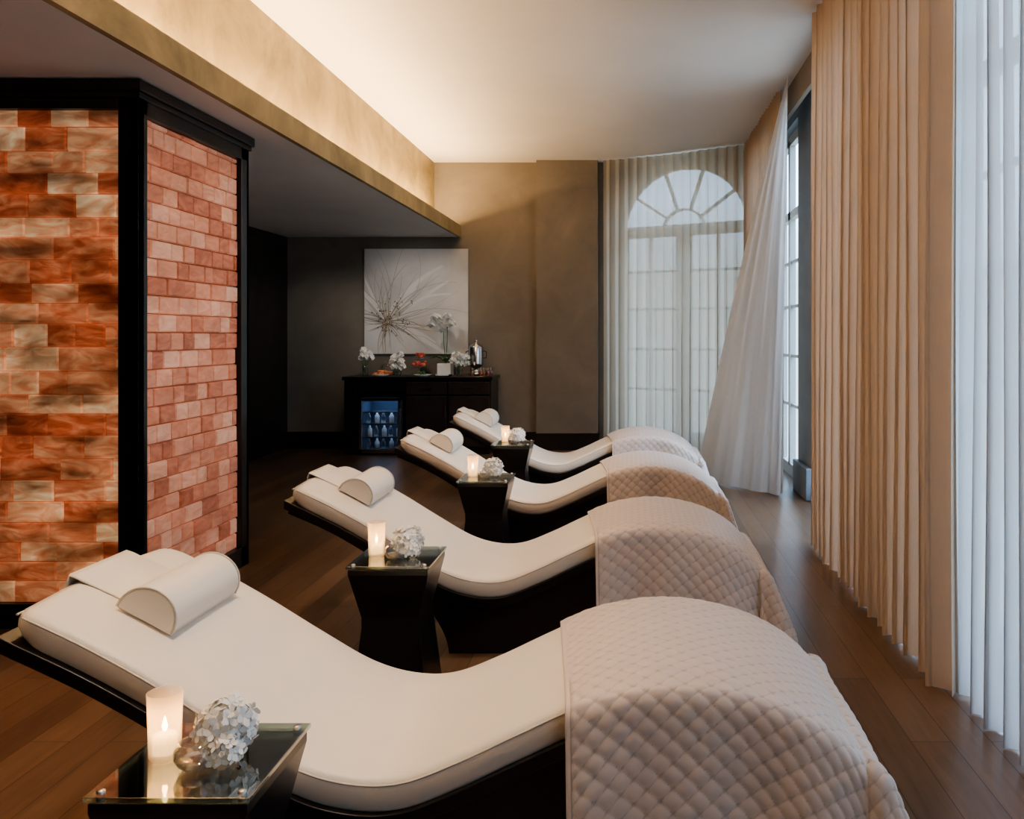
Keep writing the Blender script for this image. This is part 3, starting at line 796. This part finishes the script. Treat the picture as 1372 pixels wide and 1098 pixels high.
for _ in range(90):
    a=rn.uniform(0,6.28); l=rn.uniform(.04,.34)*rn.uniform(.5,1); p=cen+Vector((math.cos(a)+.25,math.sin(a)+.35))*l; d=Vector((rn.uniform(-1,1),rn.uniform(-1,1))).normalized()*rn.uniform(.008,.016)
    it.append(([p-d,p,p+d],rn.uniform(.004,.008)))
strokes('seed_heads',M_ink2,it,-0.0515)

# ------------------------------------------------------------ lights
boxes('cove_led_strip',[(-2.38,-2.34,YF+0.2,YB-0.15,ZL+0.062,ZL+0.075)],M_led)
def area(name,loc,rot,sx,sy,e,c):
    L=bpy.data.lights.new(name,'AREA'); L.shape='RECTANGLE'; L.size=sx; L.size_y=sy; L.energy=e; L.color=c
    o=bpy.data.objects.new(name,L); link(o); o.location=loc; o.rotation_euler=rot; return o
area('cove_light',(-2.32,4.3,ZL+0.10),(math.pi,math.radians(0),0),0.05,12.5,330,(1.0,0.65,0.31))
def spot(name,loc,tgt,e,c,ang=75,r=0.06,blend=0.9):
    L=bpy.data.lights.new(name,'SPOT'); L.energy=e; L.color=c; L.spot_size=math.radians(ang); L.spot_blend=blend; L.shadow_soft_size=r
    o=bpy.data.objects.new(name,L); link(o); o.location=loc
    o.rotation_euler=(Vector(tgt)-Vector(loc)).to_track_quat('-Z','Y').to_euler(); return o
dl=[((-0.8,2.2,3.57),(-0.85,2.45,0.4),185),((0.1,1.7,3.57),(-0.1,2.6,0.4),50),((-0.8,4.0,3.57),(-0.8,4.2,0.4),165),((-0.7,5.2,3.57),(-0.75,6.0,0.4),190),((-0.5,5.3,3.57),(-0.8,7.7,0.4),210)]
for i,(a,b,e) in enumerate(dl):
    spot('added_lounge_spot_%d'%(i+1),a,b,e,(1.0,0.82,0.64),52,0.12,1.0)  # added spots, kept out of view, to brighten the loungers
    s='recessed_downlight' if i==0 else 'recessed_downlight.%03d'%i
    em=empty(s,(a[0],a[1],3.6)); lathe('trim_ring',[(0.075,-0.004),(0.06,-0.008),(0.055,-0.002),(0.075,0.0)],M_white,parent=em,n=24)  # invented ring around each added spot, also out of view
for i,(a,b,e,c,an) in enumerate([((-2.7,9.2,2.60),(-2.7,10.8,1.5),34,(1,0.9,0.77),75),((-3.7,9.6,2.60),(-3.8,10.8,1.1),16,(1,0.9,0.77),75),((-2.9,2.2,2.60),(-2.6,2.3,0),90,(1,0.64,0.33),95),((-3.2,7.0,2.60),(-3.0,7.2,0),20,(1,0.77,0.5),85)]):
    spot('added_fill_spot_%d'%(i+1),a,b,e,c,an,0.03)  # added fill spots below the low ceiling, which has no fixtures
spot('added_fill_spot_5',(-1.2,5.3,3.57),(-1.3,10.8,1.3),105,(1,0.89,0.75),55,0.1,1.0)  # another added spot, brightens the back wall

def portal(loc,rot,sx,sy):
    o=area('sky_portal',loc,rot,sx,sy,1,(1,1,1)); o.data.cycles.is_portal=True
for (a,b) in wins:
    portal((XR+0.22,(a+b)/2,1.73),(0,math.radians(90),0),3.4,b-a)
pc=A+dirw*uc-nrm*0.25
portal((pc.x,pc.y,1.75),(nrm.to_track_quat('-Z','Y').to_euler()),2.0,3.5)

w=bpy.data.worlds.new('sky'); scene.world=w; w.use_nodes=True
nt=w.node_tree; bg=nt.nodes['Background']
tc=nt.nodes.new('ShaderNodeTexCoord'); sx=nt.nodes.new('ShaderNodeSeparateXYZ'); r=nt.nodes.new('ShaderNodeValToRGB')
nt.links.new(tc.outputs['Generated'],sx.inputs[0]); nt.links.new(sx.outputs[2],r.inputs[0])
r.color_ramp.elements[0].position=0.07; r.color_ramp.elements[0].color=(0.22,0.27,0.29,1)
r.color_ramp.elements[1].position=0.16; r.color_ramp.elements[1].color=(0.50,0.72,1.0,1)
nt.links.new(r.outputs[0],bg.inputs[0]); bg.inputs[1].default_value=7.5

# ------------------------------------------------------------ camera
cam=bpy.data.cameras.new('camera'); co=bpy.data.objects.new('camera',cam); link(co)
co.location=(0,0,1.42); co.rotation_euler=(math.radians(90),0,0)
cam.sensor_width=36; cam.sensor_fit='HORIZONTAL'; cam.lens=1150/1372*36
cam.shift_x=-159/1372; cam.shift_y=-99/1372
cam.clip_start=0.05
scene.camera=co
